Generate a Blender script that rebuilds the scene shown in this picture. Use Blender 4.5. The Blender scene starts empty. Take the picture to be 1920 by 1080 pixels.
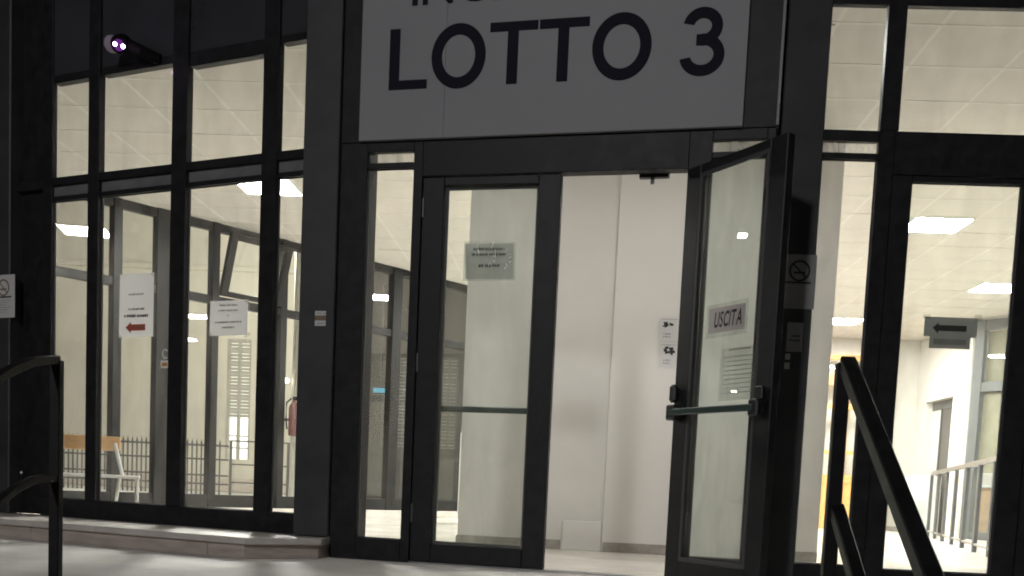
import bpy, bmesh, math, random
from mathutils import Vector, Matrix
random.seed(7)
scene = bpy.context.scene
COL = scene.collection
R = math.radians

# ------------------------------------------------------------------ camera
F_PX, CX, CY = 1986.07, 960.0, 1084.51
YAW, PIT, ROL, EYE = -.0473, -.0877, .0461, .5
_cy, _sy, _cp, _sp = math.cos(YAW), math.sin(YAW), math.cos(PIT), math.sin(PIT)
FWD = Vector((_sy*_cp, _cy*_cp, _sp)); _r = Vector((_cy, -_sy, 0)); _u = _r.cross(FWD)
_c, _s = math.cos(ROL), math.sin(ROL)
RIGHT = _c*_r + _s*_u; UP = -_s*_r + _c*_u
CAMP = Vector((0, 0, EYE))
cd = bpy.data.cameras.new('camera'); cam = bpy.data.objects.new('camera', cd); COL.objects.link(cam)
cam.matrix_world = Matrix(((RIGHT.x, UP.x, -FWD.x, 0), (RIGHT.y, UP.y, -FWD.y, 0), (RIGHT.z, UP.z, -FWD.z, EYE), (0, 0, 0, 1)))
cd.sensor_fit = 'HORIZONTAL'; cd.sensor_width = 36; cd.lens = 36*F_PX/1920
cd.shift_x = 0.0; cd.shift_y = (CY-540)/1920
cd.clip_start = .05; cd.clip_end = 2000
scene.camera = cam

# ------------------------------------------------------------------ world (night) and exposure
wd = bpy.data.worlds.new('World'); scene.world = wd; wd.use_nodes = True
nt = wd.node_tree; bg = nt.nodes['Background']
sky = nt.nodes.new('ShaderNodeTexSky'); sky.sky_type = 'NISHITA'; sky.sun_disc = False
sky.sun_elevation = R(-4); sky.sun_rotation = R(200)
nt.links.new(sky.outputs[0], bg.inputs[0]); bg.inputs[1].default_value = .08
scene.view_settings.view_transform = 'Standard'; scene.view_settings.look = 'None'
scene.view_settings.exposure = 0.68; scene.view_settings.gamma = 1.0
scene.view_settings.use_curve_mapping = False
scene.cycles.max_bounces = 10; scene.cycles.transparent_max_bounces = 24
scene.cycles.filter_width = 1.9
scene.cycles.sample_clamp_indirect = 8
LAMP = 155.0        # ceiling panel radiance

# ------------------------------------------------------------------ geometry helpers
def ray(x, y): return (x-CX)/F_PX*RIGHT - (y-CY)/F_PX*UP + FWD
def hit(x, y, n, d):
    q = ray(x, y); n = Vector(n); return CAMP + q*((d-n.dot(CAMP))/n.dot(q))
def onY(x, y, Y): return hit(x, y, (0, 1, 0), Y)
def onZ(x, y, Z=0): return hit(x, y, (0, 0, 1), Z)

class Frame:
    """a vertical plane: a runs to the right along it, o is outwards (towards the street), z up"""
    def __init__(s, ang, p0):
        s.t = Vector((math.cos(ang), -math.sin(ang), 0)); s.n = Vector((-math.sin(ang), -math.cos(ang), 0)); s.p = Vector(p0)
    def pt(s, a, o, z): return s.p + s.t*a + s.n*o + Vector((0, 0, z))
    def pix(s, x, y, o=0):
        h = hit(x, y, s.n, s.n.dot(s.p)+o); return (h-s.p).dot(s.t), h.z
FA = Frame(.20455, (0, 6.1778, 0))       # door bay
FB = Frame(.4012, (-1.1, 6.3628, 0))     # left glazing
FR = Frame(0, (0, 5.972, 0))             # right glazing
WORLD = Frame(0, (0, 0, 0))              # a = X, o = -Y
FC = Frame(0, (-4.34, 11.71, 0)); FC.t = Vector((.6164, .7874, 0)); FC.n = Vector((.7874, -.6164, 0))   # court glazing
LD = Vector((.5312, -.8473, 0))          # open leaf: hinge towards free edge
FL = Frame(0, FA.pt(.590, 0, 0)); FL.t = LD; FL.n = Vector((LD.y, -LD.x, 0))   # n = towards the opening (inner face)
CEIL = 3.287

class G:
    def __init__(s): s.v = []; s.f = []
    def quad(s, *p):
        b = len(s.v); s.v += [Vector(q) for q in p]; s.f.append(tuple(range(b, b+len(p)))); return s
    def box(s, fr, a0, a1, o0, o1, z0, z1):
        b = len(s.v)
        for z in (z0, z1):
            for a, o in ((a0, o0), (a1, o0), (a1, o1), (a0, o1)): s.v.append(fr.pt(a, o, z))
        s.f += [tuple(b+i for i in q) for q in ((0,3,2,1),(4,5,6,7),(0,1,5,4),(1,2,6,5),(2,3,7,6),(3,0,4,7))]; return s
    def prism(s, poly, z0, z1):
        b = len(s.v); n = len(poly)
        for z in (z0, z1): s.v += [Vector((p[0], p[1], z)) for p in poly]
        s.f.append(tuple(b+i for i in reversed(range(n)))); s.f.append(tuple(b+n+i for i in range(n)))
        for i in range(n): j = (i+1) % n; s.f.append((b+i, b+j, b+n+j, b+n+i))
        return s
    def flat(s, fr, pts, o0, o1):
        """extrude a 2D (a,z) outline between offsets o0 (back) and o1 (front)"""
        b = len(s.v); n = len(pts)
        for o in (o0, o1): s.v += [fr.pt(a, o, z) for a, z in pts]
        s.f.append(tuple(b+i for i in range(n))); s.f.append(tuple(b+n+i for i in reversed(range(n))))
        for i in range(n): j = (i+1) % n; s.f.append((b+i, b+n+i, b+n+j, b+j))
        return s
    def ring(s, fr, ca, cz, ra, rz, w, o0, o1, n=40, t0=0, t1=2*math.pi):
        closed = abs(t1-t0-2*math.pi) < 1e-6; m = n if closed else n+1; b = len(s.v)
        for i in range(m):
            t = t0+(t1-t0)*i/n
            for k, o in ((0, o0), (1, o0), (0, o1), (1, o1)):
                s.v.append(fr.pt(ca+(ra-k*w)*math.cos(t), o, cz+(rz-k*w)*math.sin(t)))
        for i in range(n):
            p, q = b+4*i, b+4*((i+1) % m)
            s.f += [(p+2, q+2, q+3, p+3), (p, p+1, q+1, q), (p, q, q+2, p+2), (p+1, p+3, q+3, q+1)]
        if not closed:
            p = b+4*n; s.f += [(b, b+2, b+3, b+1), (p, p+1, p+3, p+2)]
        return s
    def tube(s, path, r, n=10, r1=None, square=False, caps=True):
        path = [Vector(p) for p in path]; b = len(s.v); m = len(path); n = 4 if square else n
        up = Vector((0, 0, 1))
        for i, p in enumerate(path):
            d = (path[min(i+1, m-1)]-path[max(i-1, 0)]).normalized()
            x = d.cross(up)
            if x.length < 1e-3: x = Vector((1, 0, 0))
            x.normalize(); y = x.cross(d).normalized()
            rr = r if r1 is None else r+(r1-r)*i/(m-1)
            for k in range(n):
                t = 2*math.pi*(k+(.5 if square else 0))/n; q = rr*(1.4142 if square else 1)
                s.v.append(p+x*q*math.cos(t)+y*q*math.sin(t))
        for i in range(m-1):
            for k in range(n):
                l = (k+1) % n; s.f.append((b+i*n+k, b+i*n+l, b+(i+1)*n+l, b+(i+1)*n+k))
        if caps:
            s.f.append(tuple(b+k for k in reversed(range(n)))); s.f.append(tuple(b+(m-1)*n+k for k in range(n)))
        return s
    def lathe(s, c, prof, n=24, axis=None):
        c = Vector(c); b = len(s.v); ax = Vector(axis).normalized() if axis else Vector((0, 0, 1))
        x = ax.orthogonal().normalized(); y = ax.cross(x); m = len(prof)
        for r_, h in prof:
            for k in range(n):
                t = 2*math.pi*k/n; s.v.append(c+ax*h+(x*math.cos(t)+y*math.sin(t))*r_)
        for i in range(m-1):
            for k in range(n):
                l = (k+1) % n; s.f.append((b+i*n+k, b+i*n+l, b+(i+1)*n+l, b+(i+1)*n+k))
        s.f.append(tuple(b+k for k in reversed(range(n)))); s.f.append(tuple(b+(m-1)*n+k for k in range(n)))
        return s

WO = {}
def mk(name, g, mat, org, bevel=0, smooth=False):
    me = bpy.data.meshes.new(name)
    me.from_pydata([v-org for v in g.v], [], g.f)
    bm = bmesh.new(); bm.from_mesh(me)
    bmesh.ops.recalc_face_normals(bm, faces=bm.faces)
    if bevel:
        bmesh.ops.bevel(bm, geom=[e for e in bm.edges], offset=bevel, segments=1, affect='EDGES', clamp_overlap=True)
    bm.to_mesh(me); bm.free()
    if smooth:
        me.polygons.foreach_set('use_smooth', [True]*len(me.polygons))
        try: me.set_sharp_from_angle(angle=R(40))
        except Exception: pass
    if mat: me.materials.append(mat)
    o = bpy.data.objects.new(name, me); COL.objects.link(o); return o
def base_of(g):
    xs = [v.x for v in g.v]; ys = [v.y for v in g.v]; zs = [v.z for v in g.v]
    return Vector(((min(xs)+max(xs))/2, (min(ys)+max(ys))/2, min(zs)))
def thing(name, label, cat, loc, group=None):
    o = bpy.data.objects.new(name, None); COL.objects.link(o); o.location = loc; o.empty_display_size = .1
    WO[o] = Vector(loc); o['label'] = label; o['category'] = cat
    if group: o['group'] = group
    return o
def part(name, g, mat, parent, label=None, bevel=0, smooth=False, kind=None):
    o = mk(name, g, mat, WO[parent], bevel, smooth); o.parent = parent; WO[o] = WO[parent]
    if label: o['label'] = label
    if kind: o['kind'] = kind
    return o
def solo(name, g, mat, label, cat, group=None, bevel=0, smooth=False):
    b = base_of(g); o = mk(name, g, mat, b, bevel, smooth); o.location = b; WO[o] = b
    o['label'] = label; o['category'] = cat
    if group: o['group'] = group
    return o
def struct(name, g, mat, bevel=0):
    o = mk(name, g, mat, Vector((0, 0, 0)), bevel); o['kind'] = 'structure'; WO[o] = Vector((0, 0, 0)); return o

# ------------------------------------------------------------------ materials
def mat(name, col, rough=.6, metal=0, var=.12, scale=6, bump=0, bscale=60, spec=.5, col2=None, detail=4, stretch=None):
    m = bpy.data.materials.new(name); m.use_nodes = True; n = m.node_tree; b = n.nodes['Principled BSDF']; L = n.links.new
    b.inputs['Roughness'].default_value = rough; b.inputs['Metallic'].default_value = metal
    b.inputs['Specular IOR Level'].default_value = spec
    tc = n.nodes.new('ShaderNodeTexCoord'); vec = tc.outputs['Object']
    if stretch:
        mp = n.nodes.new('ShaderNodeMapping'); mp.inputs['Scale'].default_value = stretch; L(vec, mp.inputs[0]); vec = mp.outputs[0]
    no = n.nodes.new('ShaderNodeTexNoise'); no.inputs['Scale'].default_value = scale; no.inputs['Detail'].default_value = detail
    no.inputs['Roughness'].default_value = .6; L(vec, no.inputs['Vector'])
    rp = n.nodes.new('ShaderNodeValToRGB'); rp.color_ramp.elements[0].position = .3; rp.color_ramp.elements[1].position = .7
    c2 = col2 or tuple(min(1, c*(1+var)) for c in col); c1 = col if col2 else tuple(c*(1-var) for c in col)
    rp.color_ramp.elements[0].color = (*c1, 1); rp.color_ramp.elements[1].color = (*c2, 1)
    L(no.outputs['Fac'], rp.inputs['Fac']); L(rp.outputs['Color'], b.inputs['Base Color'])
    mr = n.nodes.new('ShaderNodeMapRange'); mr.inputs['To Min'].default_value = max(0.02, rough-.1); mr.inputs['To Max'].default_value = min(1, rough+.12)
    L(no.outputs['Fac'], mr.inputs['Value']); L(mr.outputs[0], b.inputs['Roughness'])
    if bump:
        n2 = n.nodes.new('ShaderNodeTexNoise'); n2.inputs['Scale'].default_value = bscale; n2.inputs['Detail'].default_value = 5; L(vec, n2.inputs['Vector'])
        bp = n.nodes.new('ShaderNodeBump'); bp.inputs['Strength'].default_value = bump; bp.inputs['Distance'].default_value = .01
        L(n2.outputs['Fac'], bp.inputs['Height']); L(bp.outputs[0], b.inputs['Normal'])
    return m
def emis(name, col, s):
    m = bpy.data.materials.new(name); m.use_nodes = True; n = m.node_tree
    for x in list(n.nodes): n.nodes.remove(x)
    e = n.nodes.new('ShaderNodeEmission'); e.inputs[0].default_value = (*col, 1); e.inputs[1].default_value = s
    o = n.nodes.new('ShaderNodeOutputMaterial'); n.links.new(e.outputs[0], o.inputs[0]); return m
def glass(name, tint=(.97, .985, .975), base=.022, dust_haze=.045, dcol=(.55, .53, .48), top=.85, rough=.0):
    m = bpy.data.materials.new(name); m.use_nodes = True; n = m.node_tree; L = n.links.new
    for x in list(n.nodes): n.nodes.remove(x)
    out = n.nodes.new('ShaderNodeOutputMaterial')
    tr = n.nodes.new('ShaderNodeBsdfTransparent'); tr.inputs[0].default_value = (*tint, 1)
    gl = n.nodes.new('ShaderNodeBsdfGlossy'); gl.inputs['Roughness'].default_value = rough; gl.inputs[0].default_value = (1, 1, 1, 1)
    lw = n.nodes.new('ShaderNodeLayerWeight'); lw.inputs[0].default_value = .5
    pw = n.nodes.new('ShaderNodeMath'); pw.operation = 'POWER'; pw.inputs[1].default_value = 5; L(lw.outputs['Facing'], pw.inputs[0])
    ma = n.nodes.new('ShaderNodeMath'); ma.operation = 'MULTIPLY_ADD'; ma.inputs[1].default_value = top; ma.inputs[2].default_value = base; L(pw.outputs[0], ma.inputs[0])
    mx = n.nodes.new('ShaderNodeMixShader'); L(ma.outputs[0], mx.inputs[0]); L(tr.outputs[0], mx.inputs[1]); L(gl.outputs[0], mx.inputs[2])
    df = n.nodes.new('ShaderNodeBsdfDiffuse'); df.inputs[0].default_value = (*dcol, 1)
    tl = n.nodes.new('ShaderNodeBsdfTranslucent'); tl.inputs[0].default_value = (*dcol, 1)
    ad = n.nodes.new('ShaderNodeMixShader'); ad.inputs[0].default_value = .5; L(df.outputs[0], ad.inputs[1]); L(tl.outputs[0], ad.inputs[2])
    tc = n.nodes.new('ShaderNodeTexCoord'); no = n.nodes.new('ShaderNodeTexNoise'); no.inputs['Scale'].default_value = 3.5; no.inputs['Detail'].default_value = 8; no.inputs['Distortion'].default_value = .6
    mp = n.nodes.new('ShaderNodeMapping'); mp.inputs['Scale'].default_value = (1.6, 1.6, .55); L(tc.outputs['Object'], mp.inputs[0]); L(mp.outputs[0], no.inputs['Vector'])
    mr = n.nodes.new('ShaderNodeMapRange'); mr.inputs['From Min'].default_value = .35; mr.inputs['From Max'].default_value = .75
    mr.inputs['To Min'].default_value = dust_haze*.35; mr.inputs['To Max'].default_value = dust_haze*2; L(no.outputs['Fac'], mr.inputs['Value'])  # dusty film, thickened to imitate a hazy glow on the panes
    m2 = n.nodes.new('ShaderNodeMixShader'); L(mr.outputs[0], m2.inputs[0]); L(mx.outputs[0], m2.inputs[1]); L(ad.outputs[0], m2.inputs[2])
    L(m2.outputs[0], out.inputs[0]); return m
def paper(name, col, trans=.35):
    m = bpy.data.materials.new(name); m.use_nodes = True; n = m.node_tree; L = n.links.new; b = n.nodes['Principled BSDF']
    b.inputs['Base Color'].default_value = (*col, 1); b.inputs['Roughness'].default_value = .7
    t = n.nodes.new('ShaderNodeBsdfTranslucent'); t.inputs[0].default_value = (*col, 1)
    no = n.nodes.new('ShaderNodeTexNoise'); no.inputs['Scale'].default_value = 9; tc = n.nodes.new('ShaderNodeTexCoord'); L(tc.outputs['Object'], no.inputs['Vector'])
    bp = n.nodes.new('ShaderNodeBump'); bp.inputs['Strength'].default_value = .25; bp.inputs['Distance'].default_value = .01; L(no.outputs['Fac'], bp.inputs['Height']); L(bp.outputs[0], b.inputs['Normal'])
    mx = n.nodes.new('ShaderNodeMixShader'); mx.inputs[0].default_value = trans; L(b.outputs[0], mx.inputs[1]); L(t.outputs[0], mx.inputs[2])
    L(mx.outputs[0], n.nodes['Material Output'].inputs[0]); return m

M = dict(
    frame=mat('dark_aluminium', (.014, .0145, .016), .5, var=.45, scale=14, bump=.05, bscale=240, spec=.22),
    pillar=mat('anthracite_cladding', (.030, .031, .033), .5, var=.35, scale=3, bump=.04, bscale=160),
    rail=mat('black_painted_steel', (.009, .009, .009), .5, var=.4, scale=18, bump=.12, bscale=160, spec=.25),
    leafframe=mat('door_aluminium', (.011, .0115, .0125), .5, var=.45, scale=14, bump=.05, bscale=240, spec=.3),
    spandrel=mat('spandrel_panel', (.038, .038, .044), .3, var=.2, scale=2),
    bead=mat('glazing_bead', (.06, .061, .063), .5, spec=.25), cframe=mat('court_frame', (.008, .008, .008), .5, spec=.15), strip=mat('grey_infill_strip', (.15, .153, .157), .45, var=.2, scale=8),
    pane=glass('window_glass'), dpane=glass('door_glass', tint=(.94, .965, .945), base=.025, dust_haze=.05),
    cpane=glass('court_glass', base=.045, dust_haze=.014, top=.9), frost=glass('frosted_strip', base=.05, dust_haze=.3),
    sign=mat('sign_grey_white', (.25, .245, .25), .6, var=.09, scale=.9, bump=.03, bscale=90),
    ink=mat('sign_navy', (.012, .012, .020), .7, var=.1, spec=.1),
    white=mat('white_wall_paint', (.65, .625, .58), .75, var=.06, scale=1.3, bump=.06, bscale=70),
    white2=mat('white_column_paint', (.68, .655, .61), .7, var=.03, scale=1.1, bump=.06, bscale=70),
    skirt=mat('stone_skirting', (.30, .275, .24), .45, var=.25, scale=9),
    tile=mat('ceiling_tile', (.77, .742, .69), .9, var=.05, scale=2.2, bump=.25, bscale=170),
    tbar=mat('ceiling_bar', (.85, .825, .78), .55, var=.03),
    slab=mat('ceiling_void', (.35, .34, .32), .9),
    floor=mat('indoor_floor', (.64, .60, .535), .22, var=.07, scale=1.6, bump=.01, bscale=9),
    landing=mat('landing_stone', (.66, .625, .59), .62, var=.17, scale=2.1, bump=.12, bscale=55, detail=8),
    travertine=mat('travertine', (.42, .36, .31), .6, var=.25, scale=4, bump=.2, bscale=40, stretch=(1, 1, 7), detail=8),
    slabtop=mat('marble_slab', (.50, .46, .42), .5, var=.14, scale=5, bump=.08, bscale=50, detail=8),
    asphalt=mat('asphalt', (.05, .05, .052), .9, var=.25, scale=25, bump=.3, bscale=180),
    step=mat('step_stone', (.30, .28, .26), .65, var=.2, scale=4, bump=.15, bscale=60),
    panel=emis('lamp_diffuser', (1, .985, .955), LAMP), dimfill=emis('dim_fill_diffuser', (1, .985, .955), LAMP*.118), lampframe=mat('lamp_frame_white', (.8, .8, .78), .5),
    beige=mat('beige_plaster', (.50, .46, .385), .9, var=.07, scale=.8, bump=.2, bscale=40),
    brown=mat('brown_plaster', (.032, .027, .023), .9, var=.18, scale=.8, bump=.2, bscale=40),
    iron=mat('wrought_iron', (.012, .011, .010), .6),
    pale=mat('pale_metal_pole', (.55, .52, .46), .5),
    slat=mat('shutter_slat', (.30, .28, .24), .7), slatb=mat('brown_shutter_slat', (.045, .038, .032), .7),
    litwin=emis('lit_window_pane', (1, .96, .80), 1.5), litdim=emis('dim_window_pane', (1, .93, .80), .25),
    wood=mat('beech_wood', (.64, .36, .14), .45, var=.14, scale=5, stretch=(1.5, 8, 12), detail=8),
    oak=mat('orange_wood', (.60, .31, .10), .45, var=.15, scale=4, stretch=(8, 8, 1.2), detail=8),
    tubewhite=mat('white_tube', (.78, .77, .74), .4, var=.04),
    steel=mat('brushed_steel', (.38, .39, .40), .3, metal=.8, var=.1), darksteel=mat('dark_steel_post', (.10, .10, .105), .4, metal=.4),
    green=mat('panic_bar_green', (.012, .035, .028), .42, var=.2), black=mat('black_plastic', (.008, .008, .008), .45),
    paper=paper('white_paper', (.74, .73, .71), .25), sheet=paper('backlit_paper', (.46, .455, .44), .42), film=glass('plastic_sleeve', base=.05, dust_haze=.10, top=.9),
    shaded_card=mat('shaded_grey_card', (.22, .22, .22), .7, var=.1), print=mat('printed_black', (.03, .028, .028), .8), grey=mat('printed_grey', (.30, .28, .27), .8), red=mat('printed_red', (.48, .10, .06), .8), pink=paper('notice_field', (.60, .54, .53), .45),  # the grey card is notice paper with the pillar's shade in its colour
    orange=mat('printed_orange', (.62, .30, .06), .8), brownp=mat('printed_brown', (.22, .17, .11), .8), tape=mat('painted_sleeve_glare', (.85, .85, .82), .15),  # bright tape colour stands in for glare on the plastic sleeve
    extred=mat('extinguisher_red', (.10, .04, .035), .6), rad=mat('radiator_enamel', (.80, .79, .76), .35, var=.03),
    greyglass=mat('blue_grey_frame', (.10, .105, .105), .5), ochre=mat('ochre_blind', (.27, .245, .18), .7), cabinet=mat('grey_white_panel', (.66, .68, .67), .5), counter=mat('tan_counter', (.42, .30, .20), .5),
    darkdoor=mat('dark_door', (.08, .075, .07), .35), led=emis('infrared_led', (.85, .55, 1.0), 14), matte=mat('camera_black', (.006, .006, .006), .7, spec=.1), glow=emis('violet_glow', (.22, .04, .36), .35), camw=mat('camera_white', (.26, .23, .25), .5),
    street=emis('street_lamp_lens', (1, .96, .90), 160), signglow=emis('reflected_sign_blue', (.16, .55, .75), .5), grass=mat('dark_lamp_metal', (.05, .05, .05), .5))

# ------------------------------------------------------------------ ground, landing, steps
EDGE_A, EDGE_B = Vector((-1.99, 3.93, 0)), Vector((.83, 3.11, 0))
ed = (EDGE_B-EDGE_A).normalized(); en = Vector((ed.y, -ed.x, 0))     # en points to the street
P_l, P_r = EDGE_A-ed*6, EDGE_B+ed*7
struct('ground', G().quad((-400, -400, -1.1), (400, -400, -1.1), (400, 400, -1.1), (-400, 400, -1.1)), M['asphalt'])
g = G(); poly = [P_l, P_r, Vector((10.5, 6.0, 0)), Vector((1.0, 6.0, 0)), Vector((-1.4, 6.5, 0)), Vector((-7.6, 9.2, 0))]
struct('landing', g.prism(poly, -1.1, 0), M['landing'])
for k in range(1, 6):
    q0, q1 = EDGE_A-ed*.35, EDGE_B+ed*.35
    g = G().prism([q0+en*(.30*(k-1)+.004), q0+en*.30*k, q1+en*.30*k, q1+en*(.30*(k-1)+.004)], -1.1, -.183*k)
    struct('step', g, M['step'], .006)
# indoor floor, 4 mm above the slab beneath
fpoly = [(10.3, 5.93), (1.0, 5.93), (-1.35, 6.42), (-6.8, 8.72), (1.5, 19.2), (1.5, 20.0), (10.3, 20.0)]
struct('floor', G().prism(fpoly, -.3, .004), M['floor'])
struct('courtyard', G().prism([(-60, 12), (-6.9, 8.8), (1.4, 19.3), (1.4, 27.4), (-60, 27.4)], -.5, -.02), M['landing'])

# ------------------------------------------------------------------ roof, fascia backing
struct('roof', G().prism([(10.4, 6.12), (1.0, 6.12), (-1.35, 6.6), (-6.9, 8.95), (1.4, 19.4), (1.4, 20.1), (10.4, 20.1)], 3.75, 4.1), M['slab'])

# ------------------------------------------------------------------ ceiling: tiles, bars, light panels
T = .6; OX, OY = 2.05, 6.555
def clip(poly, n, d):
    out = []
    for i in range(len(poly)):
        p, q = poly[i], poly[(i+1) % len(poly)]
        sp, sq = n[0]*p[0]+n[1]*p[1]-d, n[0]*q[0]+n[1]*q[1]-d
        if sp >= 0: out.append(p)
        if (sp >= 0) != (sq >= 0):
            t = sp/(sp-sq); out.append((p[0]+(q[0]-p[0])*t, p[1]+(q[1]-p[1])*t))
    return out
HP = []
for fr, inset in ((FA, .12), (FB, .12), (FR, .12)):
    n = -fr.n; HP.append(((n.x, n.y), n.dot(fr.p)+inset))
HP += [((FC.n.x, FC.n.y), FC.n.dot(FC.p)+.03), ((0, -1), -19.6), ((-1, 0), -9.3)]
def clipall(poly, block=True):
    for n, d in HP:
        poly = clip(poly, n, d)
        if len(poly) < 3: return None
    return poly
big = clipall([(-9, 4), (11, 4), (11, 22), (-9, 22)])
ceiling = struct('ceiling', G().prism(big, CEIL+.03, CEIL+.09), M['slab'])
LIGHTS = {(-9, 6): 'bright square ceiling light panel near the bench windows', (2, 7): 'nearest square ceiling light behind the right-hand glass door',
          (5, 12): 'second square ceiling light behind the right-hand glass door', (3, 17): 'far square ceiling light above the wooden glazed door',
          (-4, 12): 'square ceiling light reflected in the courtyard glazing', (10, 16): 'square ceiling light in the room behind the partition',
          (-5, 0): 'dimmer added ceiling fill light, unseen, above the entrance door', (-2, 0): 'dimmer added ceiling fill light, unseen, above the open door leaf',  # added unseen fill panels that brighten the white wall and landing
          (8, 6): 'added unseen ceiling light at the right end, for general light', (-1, 16): 'added ceiling light hidden behind the white wall, for general light'}  # both added for general room light, never in view
def near(p): return math.hypot(p[0], p[1])
cells = []
for i in range(-19, 14):
    for j in range(-2, 23):
        x0, y0 = OX+i*T, OY+j*T; h = .012
        if (i, j) in LIGHTS: continue
        full = [(x0+h, y0+h), (x0+T-h, y0+h), (x0+T-h, y0+T-h), (x0+h, y0+T-h)]
        pl = clipall(full)
        if not pl: continue
        ar = abs(sum(pl[k][0]*pl[(k+1) % len(pl)][1]-pl[(k+1) % len(pl)][0]*pl[k][1] for k in range(len(pl))))/2
        if ar < .004: continue
        cells.append((near((x0+.3, y0+.3)), x0, y0, pl, len(pl) == 4 and abs(ar-(T-2*h)**2) < 1e-4))
cells.sort(key=lambda c: c[0])
share = None; rest = G()
for k, (d, x0, y0, pl, full) in enumerate(cells):
    if k >= 300: rest.prism(pl, CEIL, CEIL+.014); continue
    if full:
        if share is None:
            h = .012; gg = G().prism([(h, h), (T-h, h), (T-h, T-h), (h, T-h)], 0, .014); share = mk('tile', gg, M['tile'], Vector((0, 0, 0))); o = share
        else:
            o = bpy.data.objects.new('tile', share.data); COL.objects.link(o)
        o.parent = ceiling; o.location = (x0, y0, CEIL+random.uniform(-.0008, .0008))
    else:
        part('tile', G().prism(pl, CEIL, CEIL+.014), M['tile'], ceiling)
if rest.v: part('far_tiles', rest, M['tile'], ceiling, kind='stuff')
for i in range(-19, 15):
    x = OX+i*T; pl = clipall([(x-.012, 4), (x+.012, 4), (x+.012, 22), (x-.012, 22)])
    if pl: part('grid_bar', G().prism(pl, CEIL-.001, CEIL+.02), M['tbar'], ceiling)
for j in range(-2, 24):
    y = OY+j*T; pl = clipall([(-9, y-.012), (11, y-.012), (11, y+.012), (-9, y+.012)])
    if pl: part('grid_bar', G().prism(pl, CEIL-.003, CEIL+.018), M['tbar'], ceiling)
for (i, j), lab in LIGHTS.items():
    x0, y0 = OX+i*T, OY+j*T; t = thing('ceiling_light', lab, 'ceiling light', (x0+.3, y0+.3, CEIL-.012), 'ceiling light panels')
    fg = G()
    for a0, a1, b0, b1 in ((.012, .588, .012, .03), (.012, .588, .57, .588), (.012, .03, .03, .57), (.57, .588, .03, .57)):
        fg.prism([(x0+a0, y0+b0), (x0+a1, y0+b0), (x0+a1, y0+b1), (x0+a0, y0+b1)], CEIL-.012, CEIL+.02)
    part('frame', fg, M['lampframe'], t)
    part('diffuser', G().prism([(x0+.03, y0+.03), (x0+.57, y0+.03), (x0+.57, y0+.57), (x0+.03, y0+.57)], CEIL-.007, CEIL+.01), M['dimfill' if 'dimmer' in lab else 'panel'], t)

# ------------------------------------------------------------------ helpers for glazing
def bar(p, name, fr, a0, a1, z0, z1, o0=-.045, o1=0, m='frame', bv=.003): return part(name, G().box(fr, a0, a1, o0, o1, z0, z1), M[m], p, bevel=bv)
def pane(p, fr, a0, a1, z0, z1, o=-.036, m='pane', name='pane'):
    gl = part(name, G().box(fr, a0-.004, a1+.004, o-.003, o+.003, z0-.004, z1+.004), M[m], p); return gl
def gasket(p, fr, a0, a1, z0, z1, o=-.03, w=.006):
    g = G()
    g.box(fr, a0, a0+w, o-.003, o+.006, z0, z1).box(fr, a1-w, a1, o-.003, o+.006, z0, z1)
    g.box(fr, a0+w, a1-w, o-.003, o+.006, z0, z0+w).box(fr, a0+w, a1-w, o-.003, o+.006, z1-w, z1)
    return part('glazing_bead', g, M['bead'], p)

# ---- left glazing (facet B)
TOP = 4.4
lw_ = thing('window_wall', 'left dark-framed glazed wall of four tall bays above the stone kerb', 'window wall', FB.pt(-1.7, 0, .13))
PB_ = [(-2.837, -2.479, 3.137), (-2.378, -1.726, 3.137), (-1.598, -.982, 3.098), (-.865, -.635, 3.145)]
bar(lw_, 'mullion', FB, -2.93, -2.837, .257, TOP, -.045, .0)
for (x0, x1) in ((-2.479, -2.378), (-1.726, -1.598), (-.982, -.865)): bar(lw_, 'mullion', FB, x0, x1, .257, TOP, -.045, .012)
bar(lw_, 'mullion', FB, -.635, -.60, .257, TOP, -.045, 0)
bar(lw_, 'bottom_rail', FB, -2.93, -.60, .127, .257, -.09, .005)
for x0, x1, zt in PB_:
    bar(lw_, 'transom', FB, x0, x1, 2.337, 2.368); bar(lw_, 'transom', FB, x0, x1, 2.442, 2.495, -.07, .006)
    bar(lw_, 'infill_strip', FB, x0, x1, 2.368, 2.442, -.06, -.02, 'strip', 0)
    bar(lw_, 'head_rail', FB, x0, x1, zt, 3.19, -.07, -.004)
    bar(lw_, 'spandrel_panel', FB, x0, x1, 3.19, TOP, -.05, -.012, 'spandrel', 0)
    pane(lw_, FB, x0, x1, .257, 2.337); pane(lw_, FB, x0, x1, 2.495, zt)
    gasket(lw_, FB, x0, x1, .257, 2.337)
bar(lw_, 'transom', FB, -3.19, -2.93, 2.43, 2.495, -.1, -.005)
bar(lw_, 'side_panel', FB, -3.21, -2.92, .13, 2.43, -.11, -.05, 'frame', 0)
bar(lw_, 'side_panel', FB, -3.21, -2.92, 2.495, TOP, -.11, -.05, 'frame', 0)
solo('pillar', G().box(FB, -4.1, -3.19, -.3, .06, .13, TOP), M['pillar'], 'dark clad pillar at the far left carrying a no-smoking notice', 'pillar', 'entrance pillars', .008)
struct('wall_left', G().box(FB, -6.3, -4.1, -.3, 0, -.02, TOP), M['pillar'])
# pillar between left glazing and door bay
pg = G().prism([tuple(FB.pt(-.60, .0, 0))[:2], tuple(FB.pt(-.60, -.3, 0))[:2], tuple(FA.pt(-1.48, -.3, 0))[:2], tuple(FA.pt(-1.48, .025, 0))[:2], tuple(FA.pt(-1.715, .025, 0))[:2]], .13, TOP)
solo('pillar', pg, M['pillar'], 'dark clad pillar between the left windows and the door, with a small sticker', 'pillar', 'entrance pillars', .006)

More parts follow.
